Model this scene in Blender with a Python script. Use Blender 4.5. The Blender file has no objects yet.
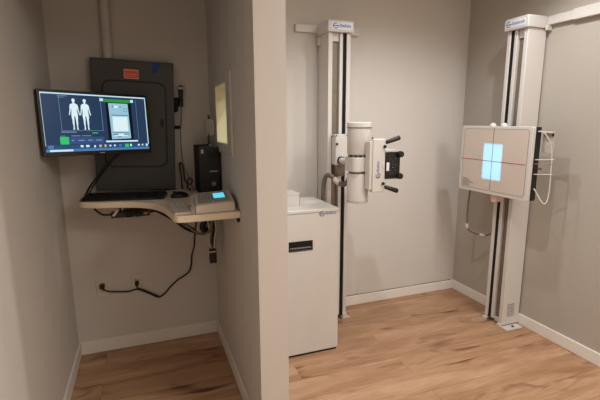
import bpy, bmesh, math, random
from mathutils import Vector, Matrix
random.seed(7)
SC = bpy.context.scene
COL = SC.collection
PI = math.pi

# ------------------------------------------------------------------ materials
def srgb(r, g, b):
    f = lambda c: (c/255/12.92) if c/255 <= 0.04045 else ((c/255+0.055)/1.055)**2.4
    return (f(r), f(g), f(b), 1.0)

def mat(name, rgb, rough=0.5, metal=0.0, bump=0.0, bscale=200.0, var=0.0, vscale=6.0, spec=0.5, emit=None, estr=0.0):
    m = bpy.data.materials.new(name); m.use_nodes = True
    nt = m.node_tree; b = nt.nodes['Principled BSDF']
    c = srgb(*rgb)
    b.inputs['Base Color'].default_value = c
    b.inputs['Roughness'].default_value = rough
    b.inputs['Metallic'].default_value = metal
    b.inputs['Specular IOR Level'].default_value = spec
    tc = nt.nodes.new('ShaderNodeTexCoord')
    if var > 0:
        n = nt.nodes.new('ShaderNodeTexNoise'); n.inputs['Scale'].default_value = vscale
        n.inputs['Detail'].default_value = 4
        nt.links.new(tc.outputs['Object'], n.inputs['Vector'])
        r = nt.nodes.new('ShaderNodeValToRGB')
        r.color_ramp.elements[0].position = 0.3; r.color_ramp.elements[1].position = 0.7
        r.color_ramp.elements[0].color = tuple(x*(1-var) for x in c[:3])+(1,)
        r.color_ramp.elements[1].color = tuple(min(1, x*(1+var)) for x in c[:3])+(1,)
        nt.links.new(n.outputs['Fac'], r.inputs['Fac'])
        nt.links.new(r.outputs['Color'], b.inputs['Base Color'])
    if bump > 0:
        n2 = nt.nodes.new('ShaderNodeTexNoise'); n2.inputs['Scale'].default_value = bscale
        n2.inputs['Detail'].default_value = 3
        nt.links.new(tc.outputs['Object'], n2.inputs['Vector'])
        bp = nt.nodes.new('ShaderNodeBump'); bp.inputs['Strength'].default_value = bump
        bp.inputs['Distance'].default_value = 0.002
        nt.links.new(n2.outputs['Fac'], bp.inputs['Height'])
        nt.links.new(bp.outputs['Normal'], b.inputs['Normal'])
    if emit:
        b.inputs['Emission Color'].default_value = srgb(*emit)
        b.inputs['Emission Strength'].default_value = estr
    return m

def wood_floor():
    m = bpy.data.materials.new('oak plank floor'); m.use_nodes = True
    nt = m.node_tree; N = nt.nodes; L = nt.links; b = N['Principled BSDF']
    tc = N.new('ShaderNodeTexCoord')
    def brick(c1, c2, mortar, ms):
        k = N.new('ShaderNodeTexBrick')
        k.inputs['Scale'].default_value = 1.0
        k.inputs['Brick Width'].default_value = 1.75
        k.inputs['Row Height'].default_value = 0.182
        k.inputs['Mortar Size'].default_value = ms
        k.inputs['Mortar Smooth'].default_value = 0.2
        k.inputs['Bias'].default_value = 0.0
        k.offset = 0.37; k.offset_frequency = 2; k.squash = 1.0
        k.inputs['Color1'].default_value = c1; k.inputs['Color2'].default_value = c2
        k.inputs['Mortar'].default_value = mortar
        mp0 = N.new('ShaderNodeMapping'); mp0.inputs['Location'].default_value = (0.31, 0.075, 0)
        L.new(tc.outputs['Object'], mp0.inputs['Vector'])
        L.new(mp0.outputs['Vector'], k.inputs['Vector'])
        return k
    base = brick(srgb(200, 164, 134), srgb(182, 145, 114), srgb(138, 102, 74), 0.0010)
    rnd = brick((0, 0, 0, 1), (1, 1, 1, 1), (0.5, 0.5, 0.5, 1), 0.0)
    # offset the grain per plank so that it breaks at the joints
    comb = N.new('ShaderNodeVectorMath'); comb.operation = 'MULTIPLY_ADD'
    L.new(rnd.outputs['Color'], comb.inputs[0]); comb.inputs[1].default_value = (7.3, 3.1, 5.7)
    L.new(tc.outputs['Object'], comb.inputs[2])
    def noise(scale, vec, detail, dist=0.0):
        mp = N.new('ShaderNodeMapping'); mp.inputs['Scale'].default_value = vec
        L.new(comb.outputs['Vector'], mp.inputs['Vector'])
        n = N.new('ShaderNodeTexNoise'); n.inputs['Scale'].default_value = scale
        n.inputs['Detail'].default_value = detail; n.inputs['Distortion'].default_value = dist
        L.new(mp.outputs['Vector'], n.inputs['Vector']); return n
    def mix(mode, fac, a, bb):
        x = N.new('ShaderNodeMix'); x.data_type = 'RGBA'; x.blend_type = mode
        if isinstance(fac, float): x.inputs['Factor'].default_value = fac
        else: L.new(fac, x.inputs['Factor'])
        L.new(a, x.inputs['A'])
        if isinstance(bb, tuple): x.inputs['B'].default_value = bb
        else: L.new(bb, x.inputs['B'])
        return x.outputs['Result']
    def ramp(src, p0, p1, c0=(0, 0, 0, 1), c1=(1, 1, 1, 1)):
        r = N.new('ShaderNodeValToRGB'); r.color_ramp.elements[0].position = p0; r.color_ramp.elements[1].position = p1
        r.color_ramp.elements[0].color = c0; r.color_ramp.elements[1].color = c1
        L.new(src, r.inputs['Fac']); return r.outputs['Color']
    fine = noise(1.0, (9, 130, 1), 5, 0.3)
    broad = noise(1.0, (1.1, 7.5, 1), 4, 1.0)
    knots = noise(1.0, (2.5, 8.0, 1), 2, 0.8)
    c = base.outputs['Color']
    c = mix('MULTIPLY', 0.8, c, ramp(fine.outputs['Fac'], 0.3, 0.62, srgb(228, 219, 208), (1, 1, 1, 1)))
    c = mix('MULTIPLY', 0.85, c, ramp(broad.outputs['Fac'], 0.34, 0.64, srgb(212, 197, 181), (1, 1, 1, 1)))
    c = mix('MULTIPLY', 1.0, c, ramp(knots.outputs['Fac'], 0.585, 0.74, (1, 1, 1, 1), srgb(158, 128, 106)))
    L.new(c, b.inputs['Base Color'])
    b.inputs['Roughness'].default_value = 0.5
    b.inputs['Specular IOR Level'].default_value = 0.35
    bp = N.new('ShaderNodeBump'); bp.inputs['Strength'].default_value = 0.12; bp.inputs['Distance'].default_value = 0.002
    L.new(fine.outputs['Fac'], bp.inputs['Height']); L.new(bp.outputs['Normal'], b.inputs['Normal'])
    return m

M = {
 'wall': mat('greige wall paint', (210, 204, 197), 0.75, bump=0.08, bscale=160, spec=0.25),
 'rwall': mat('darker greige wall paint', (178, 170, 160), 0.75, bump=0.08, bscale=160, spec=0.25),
 'ceil': mat('white ceiling paint', (232, 230, 225), 0.85, bump=0.1, bscale=90),
 'trim': mat('white trim paint', (232, 227, 220), 0.42, bump=0.03),
 'casing': mat('casing painted like the wall', (204, 197, 188), 0.5, bump=0.03),
 'jamb': mat('cream jamb paint', (240, 232, 200), 0.5, bump=0.03),
 'gap_shadow': mat('painted gap shadow', (52, 44, 36), 0.8),
 'floor': wood_floor(),
 'white': mat('white powder coat', (210, 205, 200), 0.38, bump=0.03, bscale=400),
 'white2': mat('white moulded plastic', (208, 203, 198), 0.35, bump=0.02, bscale=300),
 'seam': mat('grey seam', (120, 112, 103), 0.6, bump=0.02),
 'black': mat('black plastic', (16, 16, 17), 0.42, bump=0.05, bscale=300),
 'blackm': mat('matte black', (12, 12, 12), 0.75, bump=0.05, bscale=300),
 'slot': mat('black slot liner', (8, 8, 8), 0.9),
 'recess': mat('brown brushed counterweight channel', (128, 116, 102), 0.45, 0.3, bump=0.05, var=0.12, vscale=20),
 'steel': mat('steel', (150, 146, 140), 0.32, 0.9, bump=0.03),
 'hose': mat('grey corrugated hose', (118, 108, 100), 0.45, 0.4, bump=0.05),
 'wire_white': mat('white cable jacket', (202, 196, 186), 0.45, bump=0.02),
 'wire_grey': mat('grey armoured cable', (120, 112, 102), 0.42, 0.4, bump=0.1, bscale=900),
 'shelf': mat('almond laminate', (236, 220, 196), 0.42, bump=0.02, var=0.02),
 'panel': mat('grey enamelled steel', (68, 68, 65), 0.45, 0.1, bump=0.06, bscale=120),
 'panel_dark': mat('dark door gap', (26, 26, 25), 0.6, bump=0.02),
 'red': mat('red sticker', (250, 92, 70), 0.5, bump=0.01),
 'redlight': mat('pale red print', (250, 190, 170), 0.5, bump=0.01),
 'tape': mat('blue masking tape', (24, 62, 150), 0.6, bump=0.05),
 'face': mat('beige detector face', (204, 190, 178), 0.45, bump=0.02, var=0.015),
 'ink': mat('dark grey print', (110, 92, 84), 0.6, bump=0.01),
 'inkred': mat('dark red print', (172, 44, 52), 0.6, bump=0.01),
 'inktext': mat('grey text print', (132, 124, 118), 0.6, bump=0.01),
 'logo_blue': mat('blue grey logo print', (118, 130, 168), 0.5, bump=0.01),
 'logo_dark': mat('dark logo print', (72, 72, 84), 0.5, bump=0.01),
 'logo_plate': mat('pale logo plate', (222, 224, 232), 0.4, bump=0.01),
 'console': mat('light grey console plastic', (214, 204, 190), 0.45, bump=0.06, bscale=500),
 'console_top': mat('grey console overlay', (182, 178, 170), 0.45, bump=0.02),
 'key': mat('grey keys', (140, 140, 140), 0.5, bump=0.02),
 'plate': mat('ivory outlet plastic', (214, 204, 190), 0.4, bump=0.01),
 'grey_dev': mat('warm grey device plastic', (128, 118, 108), 0.5, bump=0.02),
 'pink': mat('pinkish clamp', (226, 200, 192), 0.5, bump=0.02),
 'silver': mat('silver badge', (170, 170, 172), 0.3, 0.7, bump=0.02),
 'led': mat('orange indicator', (255, 90, 30), 0.4, emit=(230, 80, 40), estr=0.35),
 'lcd': mat('cyan display', (90, 210, 235), 0.3, emit=(104, 222, 246), estr=0.85),
}
def screen_mat(name, rgb, s=0.8):
    return mat(name, (8, 8, 8), 0.3, emit=rgb, estr=s, spec=0.2)
S = {
 'blue': screen_mat('screen dark blue', (42, 66, 98)),
 'blue2': screen_mat('screen toolbar blue', (58, 88, 140)),
 'task': screen_mat('screen taskbar blue', (46, 84, 134)),
 'task2': screen_mat('screen bottom blue', (84, 134, 188)),
 'pale': screen_mat('screen pale cyan', (206, 236, 250), 0.95),
 'line': screen_mat('screen line', (128, 158, 192)),
 'body': screen_mat('screen figure white', (224, 246, 250), 0.95),
 'black': screen_mat('screen black', (12, 16, 28)),
 'xray': screen_mat('screen radiograph', (160, 205, 226), 0.9),
 'xray2': screen_mat('screen radiograph shade', (84, 128, 160)),
 'green': screen_mat('screen green', (52, 168, 60)),
 'green2': screen_mat('screen bright green', (48, 200, 108), 0.95),
 'orange': screen_mat('screen orange', (226, 200, 150)),
}

# ------------------------------------------------------------------ geometry helpers
class G:
    def __init__(s): s.bm = bmesh.new()
    def box(s, x0, x1, y0, y1, z0, z1):
        v = [s.bm.verts.new(p) for p in ((x0,y0,z0),(x1,y0,z0),(x1,y1,z0),(x0,y1,z0),(x0,y0,z1),(x1,y0,z1),(x1,y1,z1),(x0,y1,z1))]
        for f in ((0,3,2,1),(4,5,6,7),(0,1,5,4),(1,2,6,5),(2,3,7,6),(3,0,4,7)):
            s.bm.faces.new([v[i] for i in f])
        return s
    def loft(s, rings, cap=True):
        R = [[s.bm.verts.new(p) for p in r] for r in rings]
        n = len(R[0])
        for a, b in zip(R, R[1:]):
            for i in range(n):
                s.bm.faces.new((a[i], a[(i+1) % n], b[(i+1) % n], b[i]))
        if cap:
            s.bm.faces.new(R[0][::-1]); s.bm.faces.new(R[-1])
        return s
    def prism(s, poly, axis, a, b):
        # poly in the two other axes (in order xyz without axis)
        def P(p, t):
            if axis == 'z': return (p[0], p[1], t)
            if axis == 'y': return (p[0], t, p[1])
            return (t, p[0], p[1])
        return s.loft([[P(p, a) for p in poly], [P(p, b) for p in poly]])
    def lathe(s, p0, p1, prof, n=24):
        p0, p1 = Vector(p0), Vector(p1); d = p1-p0
        q = d.to_track_quat('Z', 'Y')
        return s.loft([[p0 + d*t + q @ Vector((r*math.cos(2*PI*i/n), r*math.sin(2*PI*i/n), 0)) for i in range(n)] for t, r in prof])
    def cyl(s, p0, p1, r, r1=None, n=20):
        return s.lathe(p0, p1, [(0, r), (1, r if r1 is None else r1)], n)
    def rod(s, p0, p1, r, r1=None, n=16):
        # rounded ends
        r1 = r if r1 is None else r1
        L = (Vector(p1)-Vector(p0)).length; k = r*0.5/L; k1 = r1*0.5/L
        return s.lathe(p0, p1, [(0, r*0.45), (k*0.3, r*0.8), (k, r), (1-k1, r1), (1-k1*0.3, r1*0.8), (1, r1*0.45)], n)
    def tube(s, pts, r, n=8, sub=6, ripple=0.0):
        P = spline(pts, sub); rings = []
        up = None
        for i, p in enumerate(P):
            t = (P[min(i+1, len(P)-1)] - P[max(i-1, 0)]).normalized()
            if up is None:
                up = t.orthogonal().normalized()
            up = (up - t*up.dot(t)).normalized(); sd = t.cross(up)
            rr = r*(1+ripple*(1 if i % 2 else -1)) if ripple else r
            rings.append([p + rr*(up*math.cos(2*PI*k/n) + sd*math.sin(2*PI*k/n)) for k in range(n)])
        return s.loft(rings)
    def ball(s, c, rx, ry=None, rz=None, n=16):
        m = Matrix.Translation(c) @ Matrix.Diagonal((rx, ry or rx, rz or rx, 1))
        bmesh.ops.create_uvsphere(s.bm, u_segments=n, v_segments=max(6, n//2), radius=1, matrix=m); return s
    def xf(s, mtx):
        bmesh.ops.transform(s.bm, matrix=mtx, verts=s.bm.verts); return s

def spline(pts, sub):
    P = [Vector(p) for p in pts]
    if len(P) < 3:
        return [P[0].lerp(P[-1], i/sub) for i in range(sub+1)]
    Q = [2*P[0]-P[1]] + P + [2*P[-1]-P[-2]]; out = []
    for i in range(1, len(Q)-2):
        a, b, c, d = Q[i-1:i+3]
        for k in range(sub):
            t = k/sub
            out.append(0.5*((2*b) + (c-a)*t + (2*a-5*b+4*c-d)*t*t + (3*b-a-3*c+d)*t**3))
    out.append(P[-1]); return out

def rrect(x0, x1, y0, y1, r, n=6):
    out = []
    for cx, cy, a0 in ((x1-r, y0+r, -90), (x1-r, y1-r, 0), (x0+r, y1-r, 90), (x0+r, y0+r, 180)):
        for k in range(n+1):
            a = math.radians(a0+90*k/n); out.append((cx+r*math.cos(a), cy+r*math.sin(a)))
    return out

ORG = {}
def thing(name, label, cat, loc=(0, 0, 0), group=None, local=False, rot=None):
    o = bpy.data.objects.new(name, None); COL.objects.link(o)
    o.empty_display_size = 0.05
    o.location = loc; o['label'] = label; o['category'] = cat
    if group: o['group'] = group
    if rot: o.rotation_euler = rot
    ORG[o] = Vector((0, 0, 0)) if local else Vector(loc)
    return o
def obj(name, g, m, parent=None, bevel=0.0, segs=2, smooth=True, label=None, cat=None, group=None, kind=None):
    bm = g.bm if isinstance(g, G) else g
    bmesh.ops.recalc_face_normals(bm, faces=bm.faces)
    c = Vector((0, 0, 0))
    for i in range(3):
        v = [p.co[i] for p in bm.verts]; c[i] = (min(v)+max(v))/2
    if kind == 'structure': c = Vector((0, 0, 0))
    bmesh.ops.translate(bm, verts=bm.verts, vec=-c)
    me = bpy.data.meshes.new(name); bm.to_mesh(me); bm.free()
    o = bpy.data.objects.new(name, me); COL.objects.link(o)
    me.materials.append(m)
    if parent:
        o.parent = parent; o.location = c - ORG[parent]
    else:
        o.location = c
    ORG[o] = c
    if smooth:
        me.polygons.foreach_set('use_smooth', [True]*len(me.polygons))
        me.set_sharp_from_angle(angle=math.radians(35))
    if bevel:
        b = o.modifiers.new('bevel', 'BEVEL'); b.width = bevel; b.segments = segs; b.limit_method = 'ANGLE'
        b.angle_limit = math.radians(40); b.harden_normals = False
    if label: o['label'] = label
    if cat: o['category'] = cat
    if group: o['group'] = group
    if kind: o['kind'] = kind
    return o

def logo_marks(parent, place, w, h, flip=False):
    """ring emblem and a line of small slanted strokes; place(u,v) -> 3D, u along the text, v up, in metres; returns parts"""
    ring = G(); n = 20; r0, r1 = h*0.30, h*0.42
    cx = h*0.55
    def quadstrip(g, A, B, depth):
        pass
    rr = []
    for k in range(n+1):
        a = math.radians(60 + 270*k/n); rr.append((cx+r1*math.cos(a)*1.1, r1*math.sin(a), cx+r0*math.cos(a)*1.1, r0*math.sin(a)))
    for A, B in zip(rr, rr[1:]):
        ring.bm.faces.new([ring.bm.verts.new(place(*p)) for p in ((A[0], A[1]), (B[0], B[1]), (B[2], B[3]), (A[2], A[3]))])
    for a, b, c, d in ((cx-r0, cx+r1*1.2, -h*0.07, h*0.07),):
        ring.bm.faces.new([ring.bm.verts.new(place(*p)) for p in ((a, c), (b, c), (b, d), (a, d))])
    obj('emblem', ring, M['logo_dark'], parent)
    t = G(); x = cx+r1*1.35; rnd = random.Random(3)
    k = 0
    while x < w-h*0.1:
        ww = h*rnd.choice((0.10, 0.13, 0.16)); hh = h*(0.5 if k == 0 else rnd.choice((0.30, 0.34, 0.42)))
        sl = hh*0.2; y0 = -h*0.18
        t.bm.faces.new([t.bm.verts.new(place(*p)) for p in ((x, y0), (x+ww, y0), (x+ww+sl, y0+hh), (x+sl, y0+hh))])
        x += ww+h*0.06; k += 1
    obj('lettering', t, M['logo_blue'], parent)

# ------------------------------------------------------------------ the room
XL, XP0, XP1, XR = -0.475, 0.433, 0.566, 2.561
YA, YB, YP, YF = 2.866, 2.919, 1.68, -1.2
H = 2.50
def struct(name, g, m, **k): return obj(name, g, m, kind='structure', smooth=k.pop('smooth', False), **k)
struct('floor', G().box(XL-0.1, XR+0.1, YF-0.1, YB+0.1, -0.1, 0), M['floor'])
struct('ceiling', G().box(XL-0.1, XR+0.1, YF-0.1, YB+0.1, H, H+0.1), M['ceil'])
struct('wall_left', G().box(XL-0.1, XL, YF-0.1, YB+0.1, 0, H), M['wall'])
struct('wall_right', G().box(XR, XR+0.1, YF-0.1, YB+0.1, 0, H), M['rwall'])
struct('wall_back', G().box(XP1, XR, YB, YB+0.1, 0, H), M['wall'])
struct('wall_alcove', G().box(XL, XP0, YA, YA+0.153, 0, H), M['wall'])
struct('wall_front', G().box(XL, XR, YF-0.1, YF, 0, H), M['wall'])
# partition with the pass-through window
WY0, WY1, WZ0, WZ1 = 2.235, 2.565, 1.372, 1.703
g = G()
g.box(XP0, XP1, YP, WY0, 0, H); g.box(XP0, XP1, WY1, YB+0.1, 0, H)
g.box(XP0, XP1, WY0, WY1, 0, WZ0); g.box(XP0, XP1, WY0, WY1, WZ1, H)
struct('wall_partition', g, M['wall'])
# unseen header, added over the opening to limit light in the alcove
struct('unseen_header', G().box(XL, XP0, YP, YP+0.13, 2.14, H), M['wall'])

def baseboard(name, x0, x1, y0, y1, h=0.083, gap_shadow=None):
    b = struct(name, G().box(x0, x1, y0, y1, 0, h), M['trim'], bevel=0.004)
    return b
T = 0.013
baseboard('baseboard_left', XL, XL+T, YF, YA, 0.088)
baseboard('baseboard_alcove', XL+T, XP0-T, YA-T, YA, 0.088)
baseboard('baseboard_partition', XP0-T, XP0, YP, YA, 0.088)
bb = baseboard('baseboard_back', XP1, XR-T, YB-T, YB, 0.081)
bb2 = baseboard('baseboard_right', XR-T, XR, YF, YB, 0.083)
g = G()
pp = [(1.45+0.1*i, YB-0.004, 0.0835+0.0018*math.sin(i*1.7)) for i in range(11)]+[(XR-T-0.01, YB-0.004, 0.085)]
obj('gap_shadow_strip', g.tube(pp, 0.0022, 6, 3), M['gap_shadow'], bb)  # dark strip that paints in the shadow of the gap above the baseboard

# window in the partition: casing, jamb, pane
win = struct('window_1', G().box(XP0-0.012, XP0, WY0-0.11, WY0, WZ0-0.05, WZ1+0.045)
             .box(XP0-0.012, XP0, WY1, WY1+0.14, WZ0-0.05, WZ1+0.045)
             .box(XP0-0.012, XP0, WY0, WY1, WZ1, WZ1+0.045)
             .box(XP0-0.012, XP0, WY0, WY1, WZ0-0.05, WZ0), M['casing'], bevel=0.003)
jt = 0.008
obj('jamb', G().box(XP0-0.010, XP1, WY0, WY0+jt, WZ0, WZ1).box(XP0-0.010, XP1, WY1-jt, WY1, WZ0, WZ1)
    .box(XP0-0.010, XP1, WY0+jt, WY1-jt, WZ1-jt, WZ1).box(XP0-0.010, XP1, WY0+jt, WY1-jt, WZ0, WZ0+jt), M['jamb'], win, smooth=False)
gm = bpy.data.materials.new('window glass'); gm.use_nodes = True
nt = gm.node_tree; nt.nodes.clear()
out = nt.nodes.new('ShaderNodeOutputMaterial'); mx = nt.nodes.new('ShaderNodeMixShader')
tr = nt.nodes.new('ShaderNodeBsdfTransparent'); gl = nt.nodes.new('ShaderNodeBsdfGlossy'); gl.inputs['Roughness'].default_value = 0.03
lw = nt.nodes.new('ShaderNodeLayerWeight'); fr = nt.nodes.new('ShaderNodeMath'); fr.operation = 'POWER'; fr.inputs[1].default_value = 4.0; nt.links.new(lw.outputs['Facing'], fr.inputs[0])
tr.inputs['Color'].default_value = (0.93, 0.95, 0.90, 1)
nt.links.new(fr.outputs[0], mx.inputs[0]); nt.links.new(tr.outputs[0], mx.inputs[1]); nt.links.new(gl.outputs[0], mx.inputs[2])
nt.links.new(mx.outputs[0], out.inputs[0])
obj('pane', G().box(XP1-0.05, XP1-0.044, WY0+jt, WY1-jt, WZ0+jt, WZ1-jt), gm, win, smooth=False)
obj('stop_bead', G().box(XP1-0.066, XP1-0.051, WY1-jt-0.012, WY1-jt, WZ0+jt, WZ1-jt).box(XP1-0.066, XP1-0.051, WY0+jt, WY1-jt-0.012, WZ0+jt, WZ0+jt+0.012), M['jamb'], win, smooth=False)

# ------------------------------------------------------------------ right column (wall stand) and left column (tube stand)
def column(name, label, cat, loc, F, z1, part_label=None):
    """F maps (a along the face, d depth out from the wall, z) to world; face width .167, depth D"""
    t = thing(name, label, cat, loc)
    D = 0.178
    def bx(g, a0, a1, d0, d1, z0, zz1):
        ps = [F(a0, d0, z0), F(a1, d1, zz1)]
        lo = [min(ps[0][i], ps[1][i]) for i in range(3)]; hi = [max(ps[0][i], ps[1][i]) for i in range(3)]
        return g.box(lo[0], hi[0], lo[1], hi[1], lo[2], hi[2])
    W = 0.167
    # housing: back, sides
    g = G()
    bx(g, 0, 0.031, 0.0, D, 0.012, z1)          # wide side post (carries the broad side face)
    bx(g, 0.031, W-0.031, 0.0, 0.06, 0.012, z1)  # back
    obj('housing', g, M['white'], t, bevel=0.003)
    obj('outer_rail', bx(G(), W-0.029, W, 0.0, D, 0.008, z1), M['white'], t, bevel=0.003)
    obj('middle_rail', bx(G(), 0.088, 0.112, 0.06, D-0.006, 0.03, z1), M['white'], t, bevel=0.002)
    obj('counterweight_channel', bx(G(), 0.036, 0.084, 0.06, D-0.030, 0.05, z1-0.06), M['recess'], t)
    obj('track_slot', bx(G(), 0.1125, W-0.0295, 0.06, D-0.006, 0.03, z1), M['slot'], t)
    obj('channel_end', bx(G(), 0.0315, 0.0855, 0.0605, D-0.02, 0.012, 0.048), M['white'], t, bevel=0.002)
    obj('channel_end', bx(G(), 0.0315, 0.0855, 0.0605, D-0.02, z1-0.055, z1), M['white'], t, bevel=0.002)
    # cap with chamfered top
    g = G()
    def ring(e, z, d_extra):
        ps = [(-e, 0.0), (W+e, 0.0), (W+e, D+d_extra), (-e, D+d_extra)]
        return [F(a, d, z) for a, d in ps]
    g.loft([ring(0.012, z1, 0.022), ring(0.014, z1+0.02, 0.024), ring(0.013, z1+0.068, 0.023), ring(0.004, z1+0.078, 0.014)])
    cap = obj('cap', g, M['white2'], t, bevel=0.004)
    return t, cap, bx

ZC = 2.09
FR = lambda a, d, z: (XR-T-0.001-d+0.016, 2.18+a, z)       # right wall: face looks to -X, a grows away from the camera
Dr = 0.178
t, cap, bxr = column('detector_stand', 'white floor-to-ceiling detector column on the darker right wall', 'x-ray column', (2.47, 2.26, 0), lambda a, d, z: (XR-T-d*0.16/0.178, 2.18+a, z), ZC)
xf = XR-T-(Dr+0.0245)*0.16/0.178-0.0012
obj('logo_plate', G().box(xf, xf+0.001, 2.185, 2.35, ZC+0.015, ZC+0.062), M['logo_plate'], t)
logo_marks(t, lambda u, v: (xf-0.0006, 2.345-u, ZC+0.038+v), 0.15, 0.045)
obj('floor_plate', G().box(2.378, 2.53, 2.118, 2.182, 0.0, 0.007), M['white'], t, bevel=0.002)
obj('anchor_bolt', G().cyl((2.462, 2.148, 0.007), (2.462, 2.148, 0.013), 0.009, n=8), M['blackm'], t)
obj('floor_foot', G().box(2.372, 2.39, 2.31, 2.355, 0.0, 0.02), M['white'], t, bevel=0.002)
obj('floor_foot', G().box(2.376, 2.40, 2.183, 2.215, 0.0, 0.022), M['white'], t, bevel=0.002)
obj('foot_roller', G().cyl((2.382, 2.292, 0.02), (2.382, 2.306, 0.02), 0.012, n=12), M['steel'], t)
# rating label printed in rows
g = G()
rnd = random.Random(5)
for r in range(9):
    zz = 0.172-r*0.0115
    x = 2.43
    while x < 2.495:
        w = rnd.choice((0.008, 0.014, 0.02)); g.box(x, min(x+w, 2.498), 2.1786, 2.1796, zz-0.006, zz); x += w+0.006
obj('rating_label', g, M['inktext'], t, smooth=False)
# wall rail behind the right column
w1 = thing('wall_rail', 'white two-piece mounting rail running along the right wall beside the detector column', 'rail', (2.54, 2.0, 2.105))
obj('rail_segment', G().box(XR-0.030, XR, 1.99, 2.166, 2.108, 2.162), M['white'], w1, bevel=0.003)
obj('rail_segment', G().box(XR-0.036, XR, 1.40, 1.989, 2.103, 2.168), M['white'], w1, bevel=0.003)
obj('clip', G().box(XR-0.045, XR-0.002, 2.150, 2.1655, 2.075, 2.107), M['white'], w1, bevel=0.002)

# tube column against the back wall: face looks to -Y, a grows to the right
FB = lambda a, d, z: (1.222+a, YB-T-d, z)
tc_, capb, bxb = column('tube_stand', 'white tall tube column standing against the pale back wall', 'x-ray column', (1.306, 2.82, 0), FB, ZC-0.004)
yf = YB-T-(Dr+0.0245)-0.0012
obj('logo_plate', G().box(1.235, 1.388, yf, yf+0.001, ZC+0.010, ZC+0.058), M['logo_plate'], tc_)
logo_marks(tc_, lambda u, v: (1.238+u, yf-0.0006, ZC+0.034+v), 0.14, 0.046)
g = G(); g.prism([(1.355, 0.0), (1.425, 0.0), (1.420, 0.008), (1.396, 0.018), (1.3905, 0.05), (1.355, 0.05)], 'y', YB-T-Dr-0.012, YB-T-Dr-0.001)
obj('floor_foot', g, M['white'], tc_, bevel=0.002)
obj('foot_roller', G().cyl((1.345, 2.715, 0.02), (1.345, 2.726, 0.02), 0.014, n=12), M['steel'], tc_)
rail = obj('wall_rail', G().box(1.046, 1.54, YB-0.03, YB, 2.108, 2.160), M['white'], bevel=0.003,
           label='short white mounting rail on the back wall behind the tube column', cat='rail')
obj('side_clip', G().box(1.205, 1.2215, 2.86, 2.90, 2.02, 2.075), M['white'], tc_, bevel=0.002)

# ------------------------------------------------------------------ x-ray tube assembly
ty = 2.30; tx = 1.24
ta = thing('x_ray_tube', 'white upright x-ray tube head with collimator and black handles on the tube column', 'x-ray tube', (tx, ty, 1.0))
carr = obj('carriage', G().prism(rrect(1.250, 1.343, 1.193, 1.392, 0.012), 'y', 2.655, 2.722), M['white'], ta, bevel=0.004)
obj('carriage_top', G().box(1.248, 1.345, 2.66, 2.722, 1.3925, 1.408), M['white'], ta, bevel=0.002)
for x, z in ((1.258, 1.400), (1.336, 1.400)): obj('screw', G().cyl((x, 2.6598, z), (x, 2.656, z), 0.004, n=8), M['blackm'], ta)
obj('release_button', G().cyl((1.258, 2.6545, 1.342), (1.258, 2.646, 1.342), 0.008, n=12), M['blackm'], ta)
obj('carriage_wedge', G().prism([(1.262, 1.192), (1.329, 1.192), (1.317, 1.115), (1.276, 1.115)], 'y', 2.66, 2.722), M['recess'], ta, bevel=0.003)
obj('arm', G().cyl((1.290, 2.6545, 1.228), (tx+0.015, 2.36, 1.226), 0.022), M['white2'], ta)
obj('arm_ring', G().cyl((1.290, 2.6535, 1.228), (1.2885, 2.635, 1.228), 0.028), M['blackm'], ta)
R0 = 0.073
g = G().lathe((tx, ty, 1.298), (tx, ty, 1.492), [(0, R0-0.004), (0.03, R0), (0.84, R0), (0.85, R0+0.003), (0.97, R0+0.003), (1, R0-0.006)], 40)
obj('upper_housing', g, M['white2'], ta)
obj('cap_seam', G().cyl((tx, ty, 1.456), (tx, ty, 1.4595), R0+0.0034, n=40), M['seam'], ta)
g = G().lathe((tx-0.004, ty, 1.0), (tx-0.004, ty, 1.182), [(0, 0.063), (0.02, 0.066), (0.96, 0.066), (1, 0.064)], 40)
obj('lower_housing', g, M['white2'], ta)
obj('lower_seam', G().cyl((tx-0.004, ty, 1.010), (tx-0.004, ty, 1.0125), 0.0667, n=40), M['seam'], ta)
obj('centre_block', G().prism(rrect(tx-0.070, tx+0.068, ty-0.07, ty+0.07, 0.03), 'z', 1.196, 1.282), M['white2'], ta, bevel=0.003)
obj('collar', G().cyl((tx, ty, 1.282), (tx, ty, 1.298), 0.066, n=32), M['seam'], ta)
obj('collar', G().cyl((tx, ty, 1.182), (tx, ty, 1.196), 0.060, n=32), M['seam'], ta)
g = G()
for k in range(7):
    a = math.radians(200+k*25)
    for z in (1.290,): g.box(tx+0.0665*math.cos(a)-0.005, tx+0.0665*math.cos(a)+0.005, ty+0.0665*math.sin(a)-0.005, ty+0.0665*math.sin(a)+0.005, z-0.005, z+0.004)
obj('collar_bolts', g, M['blackm'], ta)
# handle plate
PX0, PX1, PY0, PY1 = 1.262, 1.345, 2.165, 2.205
g = G().prism(rrect(PX0, PX1, 1.078, 1.394, 0.006), 'y', PY0, PY1)
hp = obj('handle_plate', g, M['white2'], ta, bevel=0.004)
obj('plate_bracket', G().box(PX0-0.018, PX0-0.0005, PY0+0.008, PY1+0.02, 1.095, 1.380), M['white'], ta, bevel=0.002)
g = G(); g.box(1.29, 1.343, PY1+0.0005, ty-0.05, 1.20, 1.27)
obj('mount_neck', g, M['white2'], ta)
logo_marks(ta, lambda u, v: (1.298-v, PY0-0.0006, 1.158+u), 0.105, 0.038)
for z0, sgn in ((1.378, 1), (1.104, -1)):
    gr = G().rod((1.345, 2.168, z0-0.006*sgn), (1.431, 2.150, z0+0.024*sgn), 0.0115, 0.0145)
    obj('handle', gr, M['black'], ta)
for z0, x0 in ((1.350, 1.334), (1.131, 1.330)):
    obj('clamp_knob', G().rod((x0, PY0-0.001, z0), (x0, PY0-0.02, z0), 0.0085), M['blackm'], ta)
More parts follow.
